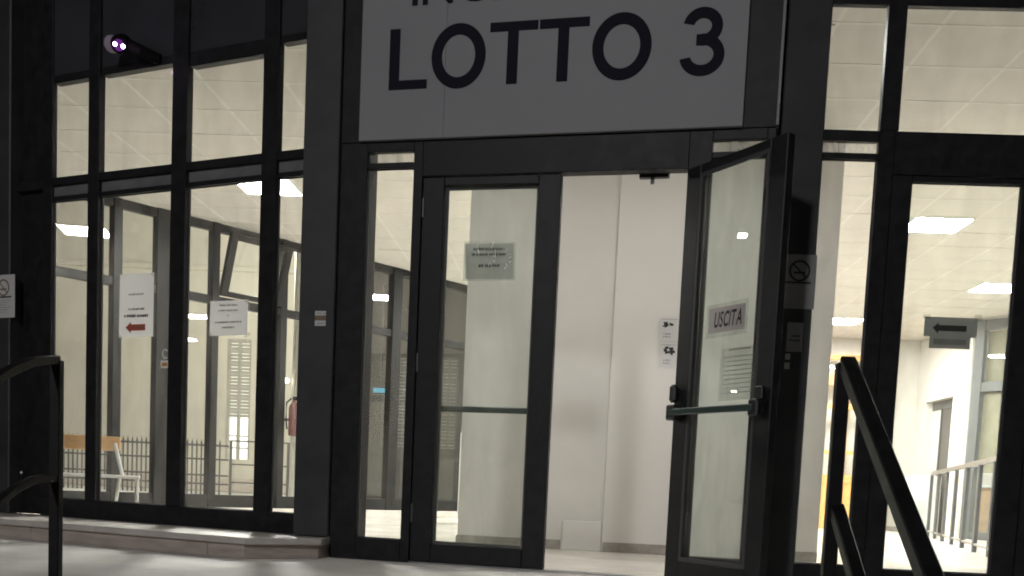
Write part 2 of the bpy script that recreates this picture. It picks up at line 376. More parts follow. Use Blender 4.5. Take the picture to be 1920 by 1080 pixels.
# ---- door bay (facet A)
db = thing('door_frame', 'dark aluminium frame around the double entrance door under the sign', 'door frame', FA.pt(-.15, 0, 0))
bar(db, 'jamb', FA, -1.478, -1.306, .004, 2.487, -.16, 0)
bar(db, 'jamb', FA, -1.014, -.957, .004, 2.487, -.09, 0)
bar(db, 'jamb', FA, .594, .72, .004, 2.487, -.09, 0)
bar(db, 'jamb', FA, 1.01, 1.055, .004, 2.487, -.12, 0)
bar(db, 'header', FA, -.957, .594, 2.284, 2.487, -.09, 0)
for x0, x1 in ((-1.306, -1.014), (.72, 1.01)):
    bar(db, 'bottom_rail', FA, x0, x1, .004, .138); bar(db, 'transom', FA, x0, x1, 2.337, 2.368); bar(db, 'transom', FA, x0, x1, 2.43, 2.487)
    pane(db, FA, x0, x1, .138, 2.337); pane(db, FA, x0, x1, 2.368, 2.43, m='frost', name='transom_pane'); gasket(db, FA, x0, x1, .138, 2.337)
bar(db, 'threshold', FA, -.957, .594, .0045, .012, -.09, 0, 'steel', 0)
g = G().box(FA, .31, .48, -.13, -.092, 2.268, 2.31).box(FA, .375, .395, -.12, -.10, 2.235, 2.27)
part('door_closer', g, M['black'], db)

def leaf(fr, w, label, o0, o1, flip, hinge_right):
    """door leaf: a from 0 (hinge) to w; flip = +1 if the inner face is on +o"""
    t = thing('glass_door', label, 'door', fr.pt(w/2, 0, .012), 'entrance door leaves')
    st = .132 if w > .82 else .118; z0, z1 = .014, 2.278; m = 'leafframe'
    bar(t, 'stile', fr, 0, st, z0, z1, o0, o1, m, .004); bar(t, 'stile', fr, w-st, w, z0, z1, o0, o1, m, .004)
    bar(t, 'rail', fr, st, w-st, z0, .125, o0, o1, m, .004); bar(t, 'rail', fr, st, w-st, 2.23, z1, o0, o1, m, .004)
    mid = (o0+o1)/2
    pane(t, fr, st, w-st, .125, 2.23, mid, 'dpane'); 
    g = G(); b = .018; ia, ib = (o1-.012, o1-.001) if flip > 0 else (o0+.001, o0+.012)
    g.box(fr, st, st+b, ia, ib, .125, 2.23).box(fr, w-st-b, w-st, ia, ib, .125, 2.23).box(fr, st+b, w-st-b, ia, ib, .125, .125+b).box(fr, st+b, w-st-b, ia, ib, 2.23-b, 2.23)
    part('glazing_bead', g, M['bead'], t)
    face = o1 if flip > 0 else o0; f = flip
    def off(x): return face+f*x
    pb = part('panic_bar', G().box(fr, .03, w-.05, *sorted((off(.055), off(.075))), .925, .962), M['green'], t, bevel=.006)
    for a in (.02, w-.09):
        part('bracket', G().box(fr, a, a+.07, *sorted((off(0), off(.072))), .90, .985), M['black'], pb, bevel=.008)
    part('lock_case', G().box(fr, w-.10, w-.045, *sorted((off(.0), off(.022))), .985, 1.055), M['black'], t, bevel=.006)
    for z in (.25, 1.15, 2.05):
        part('hinge', G().lathe(fr.pt(.006, off(-.05), z), [(.009, 0), (.009, .11)], 10), M['darksteel'], t, smooth=True)
    return t, off
FL0 = Frame(.20455, FA.pt(-.955, 0, 0))
closed_leaf, _ = leaf(FL0, .833, 'closed left leaf of the glass entrance door with a paper notice', -.062, -.012, -1, False)
open_leaf, offL = leaf(FL, .782, 'right leaf of the entrance door swung wide open, marked USCITA', -.05, 0.0, 1, True)
# extra catch on the hinge side of the open leaf, seen against the white wall
part('latch', G().box(FL, .0, .05, .002, .045, 1.0, 1.10), M['black'], open_leaf, bevel=.014)

# ---- sign over the door
sg = thing('entrance_sign', 'large white panel over the door lettered LOTTO 3 in navy', 'sign', FA.pt(-.24, .03, 2.487))
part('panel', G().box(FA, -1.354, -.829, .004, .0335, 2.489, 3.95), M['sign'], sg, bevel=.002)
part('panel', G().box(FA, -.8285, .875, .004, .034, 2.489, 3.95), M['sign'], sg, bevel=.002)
fas = thing('fascia', 'dark metal fascia box behind the white sign', 'fascia', FA.pt(-.2, 0, 2.49))
bar(fas, 'panel', FA, -1.478, 1.058, 2.489, TOP, -.16, .003, 'frame', .002)
bar(fas, 'edge_trim', FA, 1.05, 1.066, 2.489, TOP, -.1, .03, 'strip', .002)
fc = {}
def glyph(ch):
    if ch in fc: return fc[ch]
    cu = bpy.data.curves.new('glyph', 'FONT'); cu.body = ch; cu.size = 1; cu.offset = .012 if ch in 'INGRESO3' else .02; cu.resolution_u = 6
    ob = bpy.data.objects.new('glyph', cu); me = ob.to_mesh()
    vs = [(v.co.x, v.co.y) for v in me.vertices]; fs = [tuple(p.vertices) for p in me.polygons]; ob.to_mesh_clear(); bpy.data.objects.remove(ob); bpy.data.curves.remove(cu)
    x0, x1 = min(v[0] for v in vs), max(v[0] for v in vs); y0, y1 = min(v[1] for v in vs), max(v[1] for v in vs)
    fc[ch] = ([((x-x0)/(x1-x0), (y-y0)/(y1-y0)) for x, y in vs], fs, (x1-x0)/(y1-y0)); return fc[ch]
def put_glyph(g, fr, ch, a0, a1, z0, z1, o, shear=0):
    vs, fs, _ = glyph(ch); b = len(g.v)
    for x, y in vs: g.v.append(fr.pt(a0+(a1-a0)*x+shear*(z1-z0)*y, o, z0+(z1-z0)*y))
    g.f += [tuple(b+i for i in f) for f in fs]; return g
def text_width(s, h, gap=.14):
    w = 0
    for ch in s: w += (h*.45 if ch == ' ' else glyph(ch)[2]*h) + gap*h
    return w-gap*h
def put_text(g, fr, s, a, z0, h, o, gap=.14, shear=0, squeeze=1):
    for ch in s:
        if ch == ' ': a += h*.45*squeeze; continue
        w = glyph(ch)[2]*h*squeeze; put_glyph(g, fr, ch, a, a+w, z0, z0+h, o, shear); a += w+gap*h*squeeze
    return g
so, s1 = .034, .037
_, zb = FA.pix(765, 168.4, so); _, zt = FA.pix(733, 55.6, so); _, zb2 = FA.pix(1053, 152, so)
zb = (zb+zb2)/2; CH = zt-zb; sw = .185*CH
def ax(x, y=100): return FA.pix(x, y, so)[0]
a0, a1 = ax(731), ax(800, 165); 
part('letter', G().flat(FA, [(a0, zb), (a1, zb), (a1, zb+.15*CH), (a0+sw, zb+.15*CH), (a0+sw, zt), (a0, zt)], so, s1), M['ink'], sg)
for xl, xr in ((809.7, 911), (1110, 1221)):
    a0, a1 = ax(xl), ax(xr); part('letter', G().ring(FA, (a0+a1)/2, (zb+zt)/2, (a1-a0)/2, CH*.53, sw, so, s1, 56), M['ink'], sg)
for xl, xr in ((920, 1009.7), (1012.7, 1106)):
    a0, a1 = ax(xl, 45), ax(xr, 45); c = (a0+a1)/2-.003
    part('letter', G().flat(FA, [(a0, zt), (a0, zt-.15*CH), (c-sw/2, zt-.15*CH), (c-sw/2, zb), (c+sw/2, zb), (c+sw/2, zt-.15*CH), (a1, zt-.15*CH), (a1, zt)], so, s1), M['ink'], sg)
a0, a1 = ax(1274), ax(1358.5)
W3 = a1-a0; c3 = (a0+a1)/2; zm3 = zb+.53*CH
g = G().ring(FA, c3-.01*W3, (zm3-sw*.5+zt+.03*CH)/2, .44*W3, (zt+.03*CH-zm3+sw*.5)/2, sw*.93, so, s1, 30, R(-92), R(168))
g.ring(FA, c3, (zb-.03*CH+zm3+sw*.5)/2, .5*W3, (zm3+sw*.5-zb+.03*CH)/2, sw*.93, so, s1+.0006, 34, R(-170), R(92))
g.box(FA, c3-.14*W3, c3+.02*W3, so, s1+.0012, zm3-sw*.46, zm3+sw*.46)
part('letter', g, M['ink'], sg)
ib, ih = FA.pix(778, 11, so)[1], CH*.58; aa = FA.pix(773, 11, so)[0]
tw = text_width('INGRESSO', ih); want = -2*(aa+.24)
for ch in 'INGRESSO':
    w = glyph(ch)[2]*ih
    part('letter', put_glyph(G(), FA, ch, aa, aa+w, ib, ib+ih, s1), M['ink'], sg); aa += w+.15*ih

# ---- right glazing (facet R)
rw = thing('window_wall', 'right dark-framed glazed wall beside the open door leaf', 'window wall', FR.pt(2.0, 0, 0))
solo('pillar', G().box(FR, 1.06, 1.29, -.25, .0, .004, TOP), M['pillar'], 'dark pillar right of the open door with two notices on it', 'pillar', 'entrance pillars', .006)
bar(rw, 'mullion', FR, 1.584, 1.668, .004, 2.487, -.045, .006); bar(rw, 'mullion', FR, 1.584, 1.683, 2.487, TOP, -.045, .006)
bar(rw, 'bottom_rail', FR, 1.29, 1.584, .004, .138)
bar(rw, 'transom', FR, 1.29, 1.584, 2.337, 2.368); bar(rw, 'transom', FR, 1.29, 1.584, 2.43, 2.487)
pane(rw, FR, 1.29, 1.584, .138, 2.337); pane(rw, FR, 1.29, 1.584, 2.368, 2.43, m='frost', name='transom_pane'); pane(rw, FR, 1.29, 1.584, 2.487, 3.135)
gasket(rw, FR, 1.29, 1.584, .138, 2.337)
bar(rw, 'head_rail', FR, 1.29, 1.584, 3.135, 3.19); bar(rw, 'spandrel_panel', FR, 1.29, 1.584, 3.19, TOP, -.05, -.012, 'spandrel', 0)
bar(rw, 'header', FR, 1.668, 2.49, 2.262, 2.487, -.07, .002)
pane(rw, FR, 1.683, 2.49, 2.487, 3.135); bar(rw, 'head_rail', FR, 1.683, 2.49, 3.135, 3.19); bar(rw, 'spandrel_panel', FR, 1.683, 2.49, 3.19, TOP, -.05, -.012, 'spandrel', 0)
bar(rw, 'mullion', FR, 2.49, 2.61, .004, TOP, -.045, .006)
xa = 2.61
for k in range(4):
    xb = xa+.82
    bar(rw, 'bottom_rail', FR, xa, xb, .004, .138); bar(rw, 'transom', FR, xa, xb, 2.337, 2.487); bar(rw, 'head_rail', FR, xa, xb, 3.135, 3.19)
    bar(rw, 'spandrel_panel', FR, xa, xb, 3.19, TOP, -.05, -.012, 'spandrel', 0)
    pane(rw, FR, xa, xb, .138, 2.337); pane(rw, FR, xa, xb, 2.487, 3.135); bar(rw, 'mullion', FR, xb, xb+.1, .004, TOP, -.045, .006); xa = xb+.1
struct('wall_front', G().box(FR, xa, 9.3, -.25, 0, 0, TOP), M['pillar'])
gd = thing('glass_door', 'closed glass door in the right glazing with grey arrow notices', 'door', FR.pt(2.08, -.02, .01), 'entrance door leaves')
bar(gd, 'stile', FR, 1.67, 1.779, .014, 2.26, -.06, -.004, 'leafframe', .004); bar(gd, 'stile', FR, 2.364, 2.488, .014, 2.26, -.06, -.004, 'leafframe', .004)
bar(gd, 'rail', FR, 1.779, 2.364, .014, .127, -.06, -.004, 'leafframe', .004); bar(gd, 'rail', FR, 1.779, 2.364, 2.229, 2.26, -.06, -.004, 'leafframe', .004)
pane(gd, FR, 1.779, 2.364, .127, 2.229, -.032, 'dpane'); gasket(gd, FR, 1.779, 2.364, .127, 2.229)

# ------------------------------------------------------------------ stone kerb below the left glazing
kb = thing('stone_kerb', 'travertine kerb with pale marble top under the left glazing', 'kerb', FB.pt(-1.7, .3, 0))
for (x0, x1) in ((-6.2, -4.05), (-4.045, -2.35), (-2.345, -.86)):
    part('riser', G().box(FB, x0, x1, -.05, .565, .0, .085), M['travertine'], kb, bevel=.003)
part('riser', G().prism([tuple(FB.pt(-.855, -.05, 0))[:2], tuple(FB.pt(-.855, .565, 0))[:2], tuple(FB.pt(-.585, .565, 0))[:2], tuple(FA.pt(-1.49, .13, 0))[:2], tuple(FA.pt(-1.49, -.05, 0))[:2]], 0, .085), M['travertine'], kb, bevel=.003)
for (x0, x1) in ((-6.2, -3.6), (-3.597, -1.75)):
    part('top_slab', G().box(FB, x0, x1, -.06, .59, .086, .126), M['slabtop'], kb, bevel=.004)
part('top_slab', G().prism([tuple(FB.pt(-1.747, -.06, 0))[:2], tuple(FB.pt(-1.747, .59, 0))[:2], tuple(FB.pt(-.56, .59, 0))[:2], tuple(FA.pt(-1.46, .16, 0))[:2], tuple(FA.pt(-1.479, -.05, 0))[:2]], .086, .126), M['slabtop'], kb, bevel=.004)

# ------------------------------------------------------------------ interior walls
WB = 8.50
wall = struct('wall_white', G().box(WORLD, -.86, .30, -WB-.4, -WB, .004, CEIL+.03), M['white'])
struct('wall_column', G().box(WORLD, .30, 2.0, -WB-.4, -WB+.03, .004, CEIL+.03), M['white2'], .004)
def skirting(a0, a1, y, lab):
    return solo('skirting', G().box(WORLD, a0, a1, -y, -y+.012, .0045, .082), M['skirt'], lab, 'skirting', 'stone skirtings', .002)
skirting(-.872, -.03, WB, 'grey stone skirting seen through the closed door leaf')
skirting(.31, .93, WB-.03, 'grey stone skirting inside the open doorway')
skirting(1.62, 2.0, WB-.03, 'grey stone skirting behind the narrow right pane')
solo('boxed_panel', G().box(WORLD, -.02, .295, -WB, -WB+.012, .0045, .24), M['white2'], 'low white boxed panel on the wall in the doorway', 'panel', None, .004)
BY = 18.8
struct('wall_back', G().box(WORLD, .9, 5.95, -BY-.2, -BY, .004, CEIL+.03), M['white'])
sw_ = G().box(WORLD, 5.95, 6.15, -17.05, -16.40, .004, CEIL+.03).box(WORLD, 5.95, 6.15, -BY, -18.32, .004, CEIL+.03).box(WORLD, 5.95, 6.15, -18.32, -17.05, 2.2, CEIL+.03)
struct('wall_side', sw_, M['white'])
struct('wall_far', G().box(WORLD, 5.95, 9.3, -19.8, -19.6, .004, CEIL+.03), M['white'])
struct('wall_right', G().box(WORLD, 9.3, 9.5, -19.8, -5.7, .004, CEIL+.03), M['white'])
solo('skirting', G().box(WORLD, 4.95, 5.94, -BY, -BY+.012, .0045, .09), M['skirt'], 'skirting along the far white wall beside the side door', 'skirting', 'stone skirtings', .002)
sd = thing('side_door', 'dark side door set in the deep white wall opening', 'door', (6.1, 17.6, .004))
part('leaf', G().box(WORLD, 6.09, 6.13, -17.88, -17.055, .01, 2.06), M['darkdoor'], sd)
part('leaf', G().box(WORLD, 6.09, 6.13, -18.32, -17.90, .01, 2.06), M['white'], sd, label='white fixed side panel')
part('frame', G().box(WORLD, 6.07, 6.14, -17.90, -17.87, .01, 2.1).box(WORLD, 6.07, 6.14, -18.32, -17.05, 2.061, 2.2), M['greyglass'], sd)
# wooden glazed door in the far wall
wdoor = thing('wooden_door', 'tall orange wooden glazed screen on the far wall', 'glazed screen', (4.7, 18.5, .004))
for x in (4.05, 4.66, 5.25): part('stile', G().box(WORLD, x-.05, x+.05, -18.5, -18.42, .0045, 2.95), M['oak'], wdoor, bevel=.004)
for z0, z1 in ((.0045, .16), (.80, .93), (1.28, 1.345), (2.04, 2.13), (2.44, 2.62), (2.86, 2.95)):
    for x in (4.10, 4.71): part('rail', G().box(WORLD, x, x+.51 if x < 4.5 else x+.49, -18.49, -18.43, z0, z1), M['oak'], wdoor, bevel=.003)
for x in (4.10, 4.71):
    part('lower_panel', G().box(WORLD, x, x+.5, -18.475, -18.45, .16, .80), M['oak'], wdoor)
    for z0, z1 in ((.93, 1.28), (1.345, 2.04), (2.13, 2.44), (2.62, 2.86)): pane(wdoor, WORLD, x, x+.5, z0, z1, -18.46)
# balustrade
bl = thing('balustrade', 'metal balustrade with pale handrail behind the right glass door', 'balustrade', (5.0, 14, .004))
b0_, b1_ = Vector((4.30, 11.1, 0)), Vector((5.45, 16.0, 0)); bd = b1_-b0_
spots = [onZ(*p) for p in ((1732.7, 1009), (1755.6, 1012.5), (1779.7, 1018), (1809.5, 1027), (1842.7, 1041))]
for k in range(8):
    p = b0_+bd*(-.28+k*.205) ; part('post', G().tube([p+Vector((0, 0, .004)), p+Vector((0, 0, .955))], .02, square=True), M['darksteel'], bl)
p0, p1 = b0_-bd*.4, b0_+bd*1.16
part('handrail', G().tube([p0+Vector((0, 0, .975)), p1+Vector((0, 0, .975))], .026, square=True), M['steel'], bl)
part('lower_rail', G().tube([p0+Vector((0, 0, .09)), p1+Vector((0, 0, .09))], .012, square=True), M['steel'], bl)
# glazed partition
FP = Frame(0, (5.97, 16.38, 0)); FP.t = Vector((.52, -.854, 0)); FP.n = Vector((-.854, -.52, 0))
gp = thing('glazed_partition', 'blue-grey framed glazed partition at the end of the white side wall', 'partition', FP.pt(1.2, 0, .004))
for a in (0, .62, 1.5, 2.4): bar(gp, 'mullion', FP, a, a+.16, .004, 3.25, -.1, 0, 'greyglass')
for z0, z1 in ((.004, .12), (2.2, 2.34), (3.1, 3.25)):
    for a, b in ((.16, .62), (.78, 1.5), (1.66, 2.4)): bar(gp, 'transom', FP, a, b, z0, z1, -.09, -.01, 'greyglass')
for a, b in ((.16, .62), (.78, 1.5), (1.66, 2.4)):
    pane(gp, FP, a, b, .12, 2.2, -.05); pane(gp, FP, a, b, 2.34, 3.1, -.05)
part('blind', G().box(FP, .17, .61, -.085, -.08, 1.0, 3.09), M['ochre'], gp)
ct = thing('reception_counter', 'tan counter with white papers behind the balustrade', 'counter', (7.2, 18.5, .004))
part('body', G().box(WORLD, 6.25, 8.4, -18.95, -18.35, .0045, .82), M['counter'], ct, bevel=.01)
part('top', G().box(WORLD, 6.2, 8.45, -19.0, -18.30, .821, .86), M['cabinet'], ct, bevel=.005)
part('back_board', G().box(WORLD, 6.2, 8.45, -19.0, -18.97, .861, 1.25), M['white'], ct)
solo('low_cabinet', G().box(WORLD, 5.55, 5.93, -17.95, -17.2, .005, .95), M['cabinet'], 'low grey-white cabinet below the side door behind the balustrade', 'cabinet', None, .01)
# radiator behind the white wall's left corner
rd = thing('radiator', 'white column radiator edge beside the white wall corner', 'radiator', (-1.0, 12.4, .004))
rx = onY(866, 950, 12.4).x
for k in range(9): part('column', G().box(WORLD, rx-.05+.0*k, rx+.05, -12.39-.075*k-.055, -12.39-.075*k, .10, 1.10), M['rad'], rd, bevel=.018)
part('foot', G().box(WORLD, rx-.03, rx+.03, -12.45, -12.40, .005, .10), M['rad'], rd)
part('foot', G().box(WORLD, rx-.03, rx+.03, -13.04, -12.99, .005, .10), M['rad'], rd)

# ------------------------------------------------------------------ courtyard glazing (wall C)
cw = thing('window_wall', 'inner dark-framed glazing towards the courtyard, running back diagonally', 'window wall', FC.pt(1.5, 0, 0))
MU = [(-3.9, -3.8), (-2.55, -2.45), (-1.60, -1.50), (-.829, -.733), (-.331, -.13), (.355, .445), (1.30, 1.39), (2.18, 2.28), (2.56, 2.70), (3.09, 3.25), (3.93, 4.06), (4.80, 4.92), (5.8, 5.92), (6.9, 7.02), (8.0, 8.12), (9.0, 9.2)]
for m0, m1 in MU: bar(cw, 'mullion', FC, m0, m1, .09, CEIL-.004, -.06, .05, 'cframe')
for k in range(len(MU)-1):
    a, b = MU[k][1], MU[k+1][0]
    bar(cw, 'bottom_rail', FC, a, b, .09, .235, -.05, .03, 'cframe'); bar(cw, 'transom', FC, a, b, 2.385, 2.475, -.05, .035, 'cframe'); bar(cw, 'head_rail', FC, a, b, 3.19, CEIL-.004, -.05, .03, 'cframe')
    pane(cw, FC, a, b, .235, 2.385, -.01, 'cpane')
    if k != 5: pane(cw, FC, a, b, 2.475, 3.19, -.01, 'cpane')
part('kerb', G().box(FC, -3.9, 9.2, -.1, .07, .0045, .088), M['slabtop'], cw, bevel=.004)
# tilted hopper sash
hs = part('tilted_sash', G(), None, cw) if False else None
FH = Frame(0, FC.pt(0, .035, 2.49)); FH.t = FC.t
tilt = .30; up_ = Vector((0, 0, 1))*math.cos(tilt)+FC.n*math.sin(tilt); nn = FC.n*math.cos(tilt)-Vector((0, 0, 1))*math.sin(tilt)
class Tilt(Frame):
    def __init__(s): s.p = FC.pt(0, .04, 2.49); s.t = FC.t; s.n = nn
    def pt(s, a, o, z): return s.p+s.t*a+s.n*o+up_*z
FT = Tilt(); sash = None
g = G().box(FT, .45, .54, -.03, .03, 0, .70).box(FT, 1.20, 1.29, -.02, .03, 0, .70).box(FT, .54, 1.21, -.02, .03, 0, .06).box(FT, .54, 1.21, -.02, .03, .63, .70)
sash = part('tilted_sash', g, M['cframe'], cw, bevel=.003)
part('pane', G().box(FT, .535, 1.215, .002, .008, .055, .635), M['cpane'], sash)

# fire extinguisher on the court glazing
ex = thing('fire_extinguisher', 'red fire extinguisher hanging beside the pale courtyard pole', 'fire extinguisher', FC.pt(1.34, .12, .95))
ec = FC.pt(1.47, .13, 0); ez = onY(552, 818, ec.y).z
part('cylinder', G().lathe((ec.x, ec.y, ez), [(.0, 0), (.062, .005), (.068, .03), (.068, .33), (.055, .375), (.022, .40), (.018, .43)], 20), M['extred'], ex, smooth=True)
part('valve', G().box(WORLD, ec.x-.02, ec.x+.055, -ec.y-.015, -ec.y+.015, ez+.43, ez+.475), M['black'], ex, bevel=.005)
part('hose', G().tube([(ec.x-.03, ec.y-.03, ez+.45), (ec.x-.085, ec.y-.04, ez+.40), (ec.x-.09, ec.y-.04, ez+.2), (ec.x-.075, ec.y-.04, ez+.08)], .011, 8), M['black'], ex, smooth=True)
part('bracket', G().box(FC, 1.385, 1.47, .02, .06, ez+.18, ez+.21), M['darksteel'], ex)

# bench
q = onY(262, 890, 7.95); FN = Frame(0, (q.x, q.y, 0)); FN.t = Vector((.93, .3676, 0)); FN.n = Vector((.3676, -.93, 0))
bn = thing('bench', 'bench with orange wooden backrest and white tube frame behind the left glazing', 'bench', FN.pt(-.75, -.18, .004))
yb = FN.pt(-.3, -.35, 0).y; zt_, zb_ = onY(180, 817, yb).z, onY(180, 844, yb).z
part('backrest', G().box(FN, -1.44, -.15, -.375, -.35, zb_, zt_), M['wood'], bn, bevel=.006)
part('seat', G().box(FN, -1.6, .0, -.34, .0, .416, .438), M['tubewhite'], bn, bevel=.006)
for a, s_ in ((-.02, 1), (-1.58, -1)):
    b = a-.14*s_
    part('leg', G().tube([FN.pt(a, -.02, .004), FN.pt(a, -.02, .42)], .015, 10), M['tubewhite'], bn, smooth=True)
    part('leg', G().tube([FN.pt(b-.05*s_, -.33, .004), FN.pt(b+.01*s_, -.32, .42)], .013, 10), M['tubewhite'], bn, smooth=True)
    part('back_support', G().tube([FN.pt(b+.03*s_, -.33, .43), FN.pt(b-.03*s_, -.345, zb_+.06)], .014, 10), M['tubewhite'], bn, smooth=True)
    part('foot_rail', G().tube([FN.pt(a, -.02, .12), FN.pt(b-.03*s_, -.33, .12)], .011, 8), M['tubewhite'], bn, smooth=True)

# ------------------------------------------------------------------ courtyard: buildings, fence, pole
EY = 27.0
def ep(x, y, Y=EY): return onY(x, y, Y)
x_split = ep(600, 700).x
e1 = thing('building', 'beige plastered building across the courtyard with a lit window', 'building', (-12, EY, 0))
wx0, wx1 = ep(423, 800).x, ep(468, 800).x; wz0, wz1 = ep(446, 861).z, ep(446, 636).z; wzm = ep(446, 783).z
part('wall', G().box(WORLD, -30, wx0, -EY-.3, -EY, 0, 9).box(WORLD, wx1, x_split, -EY-.3, -EY, 0, 9).box(WORLD, wx0, wx1, -EY-.3, -EY, 0, wz0).box(WORLD, wx0, wx1, -EY-.3, -EY, wz1, 9), M['beige'], e1)
part('base_course', G().box(WORLD, -30, x_split, -EY, -EY+.04, 0, .35), M['travertine'], e1)
part('cornice', G().box(WORLD, -30, x_split, -EY, -EY+.12, ep(300, 505).z, ep(300, 495).z), M['beige'], e1, bevel=.02)
def window(b, x0, x1, z0, zm, z1, slat, lit, Y):
    w = part('window', G().box(WORLD, x0, x0+.05, -Y-.12, -Y-.02, z0, z1).box(WORLD, x1-.05, x1, -Y-.12, -Y-.02, z0, z1).box(WORLD, (x0+x1)/2-.035, (x0+x1)/2+.035, -Y-.12, -Y-.02, z0, z1), M['slat'] if slat != 'slatb' else M['slatb'], b)
    part('lit_backing', G().box(WORLD, x0+.05, x1-.05, -Y-.2, -Y-.18, z0, z1), M[lit], w)
    if zm > z0+.1:
        g = G()
        for f in (.27, .56): part('glazing_bar', G().box(WORLD, x0+.05, x1-.05, -Y-.11, -Y-.03, z0+(zm-z0)*f-.015, z0+(zm-z0)*f+.015), M['slat'], w)
    pitch = .085; k = 0; z = max(zm, z0)
    while z < z1:
        gap = .012 if (k % 7) not in (2, 6) else .004
        part('shutter_slat', G().box(WORLD, x0+.05, x1-.05, -Y-.07, -Y-.045, z+gap, min(z+pitch, z1)), M[slat], w); z += pitch; k += 1
window(e1, wx0, wx1, wz0, wzm, wz1, 'slat', 'litwin', EY)
e2 = thing('building', 'brown shuttered building seen dimly beyond the courtyard glazing', 'building', (-3, EY, 0))
wins = []
for p0x, p1x in ((716, 764), (824, 858)):
    wins.append((ep(p0x, 750).x, ep(p1x, 750).x))
zz0, zz1 = ep(760, 838).z, ep(760, 668).z
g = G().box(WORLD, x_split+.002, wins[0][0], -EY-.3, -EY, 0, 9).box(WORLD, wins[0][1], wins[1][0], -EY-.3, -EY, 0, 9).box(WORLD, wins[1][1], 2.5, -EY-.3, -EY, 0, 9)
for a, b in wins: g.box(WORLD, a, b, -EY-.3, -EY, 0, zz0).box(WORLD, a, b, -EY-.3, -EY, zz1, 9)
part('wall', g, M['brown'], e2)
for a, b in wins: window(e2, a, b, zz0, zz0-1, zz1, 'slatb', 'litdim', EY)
# wrought iron fence
FY = 23.5
fn = thing('iron_fence', 'dark spiked iron fence in front of the beige building', 'fence', (-9, FY, 0))
fx0, fx1 = ep(60, 870, FY).x, ep(420, 870, FY).x; fz = ep(300, 822, FY).z; x = fx0
sh = None
while x < fx1:
    if sh is None:
        gg = G().box(WORLD, -.014, .014, -.014, .014, 0, fz-.06); gg.v += [Vector((-.022, -.022, fz-.06)), Vector((.022, -.022, fz-.06)), Vector((.022, .022, fz-.06)), Vector((-.022, .022, fz-.06)), Vector((0, 0, fz+.06))]
        gg.f += [(8, 9, 12), (9, 10, 12), (10, 11, 12), (11, 8, 12), (11, 10, 9, 8)]; sh = mk('picket', gg, M['iron'], Vector((0, 0, 0))); o = sh
    else: o = bpy.data.objects.new('picket', sh.data); COL.objects.link(o)
    o.parent = fn; o.location = Vector((x, FY, -.02))-WO[fn]; x += .105
for py in (830, 856, 886, 902):
    z = ep(280, py, FY).z; part('rail', G().box(WORLD, fx0-.1, fx1+.1, -FY-.02, -FY+.02, z-.02, z+.02), M['iron'], fn)
f2 = thing('iron_railing', 'plain horizontal-bar railing running right of the spiked fence', 'railing', (-4, FY, 0))
gx0, gx1 = ep(420, 870, FY).x+.15, ep(890, 870, FY).x
for py in (834, 878, 912): z = ep(600, py, FY).z; part('rail', G().box(WORLD, gx0, gx1, -FY-.015, -FY+.015, z-.016, z+.016), M['iron'], f2)
x = gx0
while x < gx1: part('post', G().box(WORLD, x-.025, x+.025, -FY-.025, -FY+.025, -.02, ep(600, 833, FY).z), M['iron'], f2); x += 1.3
# pale pole with added lamp head and light
py_ = 20.0; pc = ep(550, 800, py_)
lp = thing('courtyard_lamp', 'pale courtyard pole with an added lamp head and a stand-in lantern', 'lamp post', (pc.x, py_, -.02))
part('pole', G().tube([(pc.x, py_, -.02), (pc.x, py_, 5.1)], .055, 14, .045), M['pale'], lp, smooth=True)
lz = ep(540, 715, py_).z
part('glint', G().lathe((ep(539, 715, py_).x, py_-.12, lz-.045), [(.01, 0), (.06, .02), (.07, .06), (.03, .09)], 16), emis('glint_glow', (1, .93, .78), 8), lp, smooth=True)  # emissive bead standing in for a mirrored street lamp
part('added_lamp_head', G().lathe((pc.x, py_, 5.1), [(.05, 0), (.22, .05), (.22, .12), (.05, .2)], 20), M['grass'], lp, smooth=True)
def point(name, loc, energy, col, r=.1, parent=None):
    l = bpy.data.lights.new(name, 'POINT'); l.energy = energy; l.color = col; l.shadow_soft_size = r
    o = bpy.data.objects.new(name, l); COL.objects.link(o); o.location = loc
    if parent: o.parent = parent; o.location = Vector(loc)-WO[parent]
    return o
point('courtyard_fill', (pc.x-.4, py_+.3, 4.95), 1750, (1, .95, .84), .15, lp)  # added light, out of view, to brighten the beige facade
# added glowing panel standing in for a reflected exit sign
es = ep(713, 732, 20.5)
xs = thing('sign_reflection', 'added blue glowing panel standing in for a sign reflected left of the door', 'sign', (es.x, es.y, es.z-.07))
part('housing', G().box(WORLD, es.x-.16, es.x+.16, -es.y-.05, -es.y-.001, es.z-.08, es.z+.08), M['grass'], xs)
part('face', G().box(WORLD, es.x-.13, es.x+.13, -es.y, -es.y+.01, es.z-.045, es.z+.045), M['signglow'], xs)
part('hanger', G().tube([(es.x, es.y+.03, es.z+.08), (es.x, es.y+.03, 4.2)], .012, 6).tube([(es.x, es.y+.03, 4.2), (es.x, 27.0, 4.2)], .012, 6), M['grass'], xs)

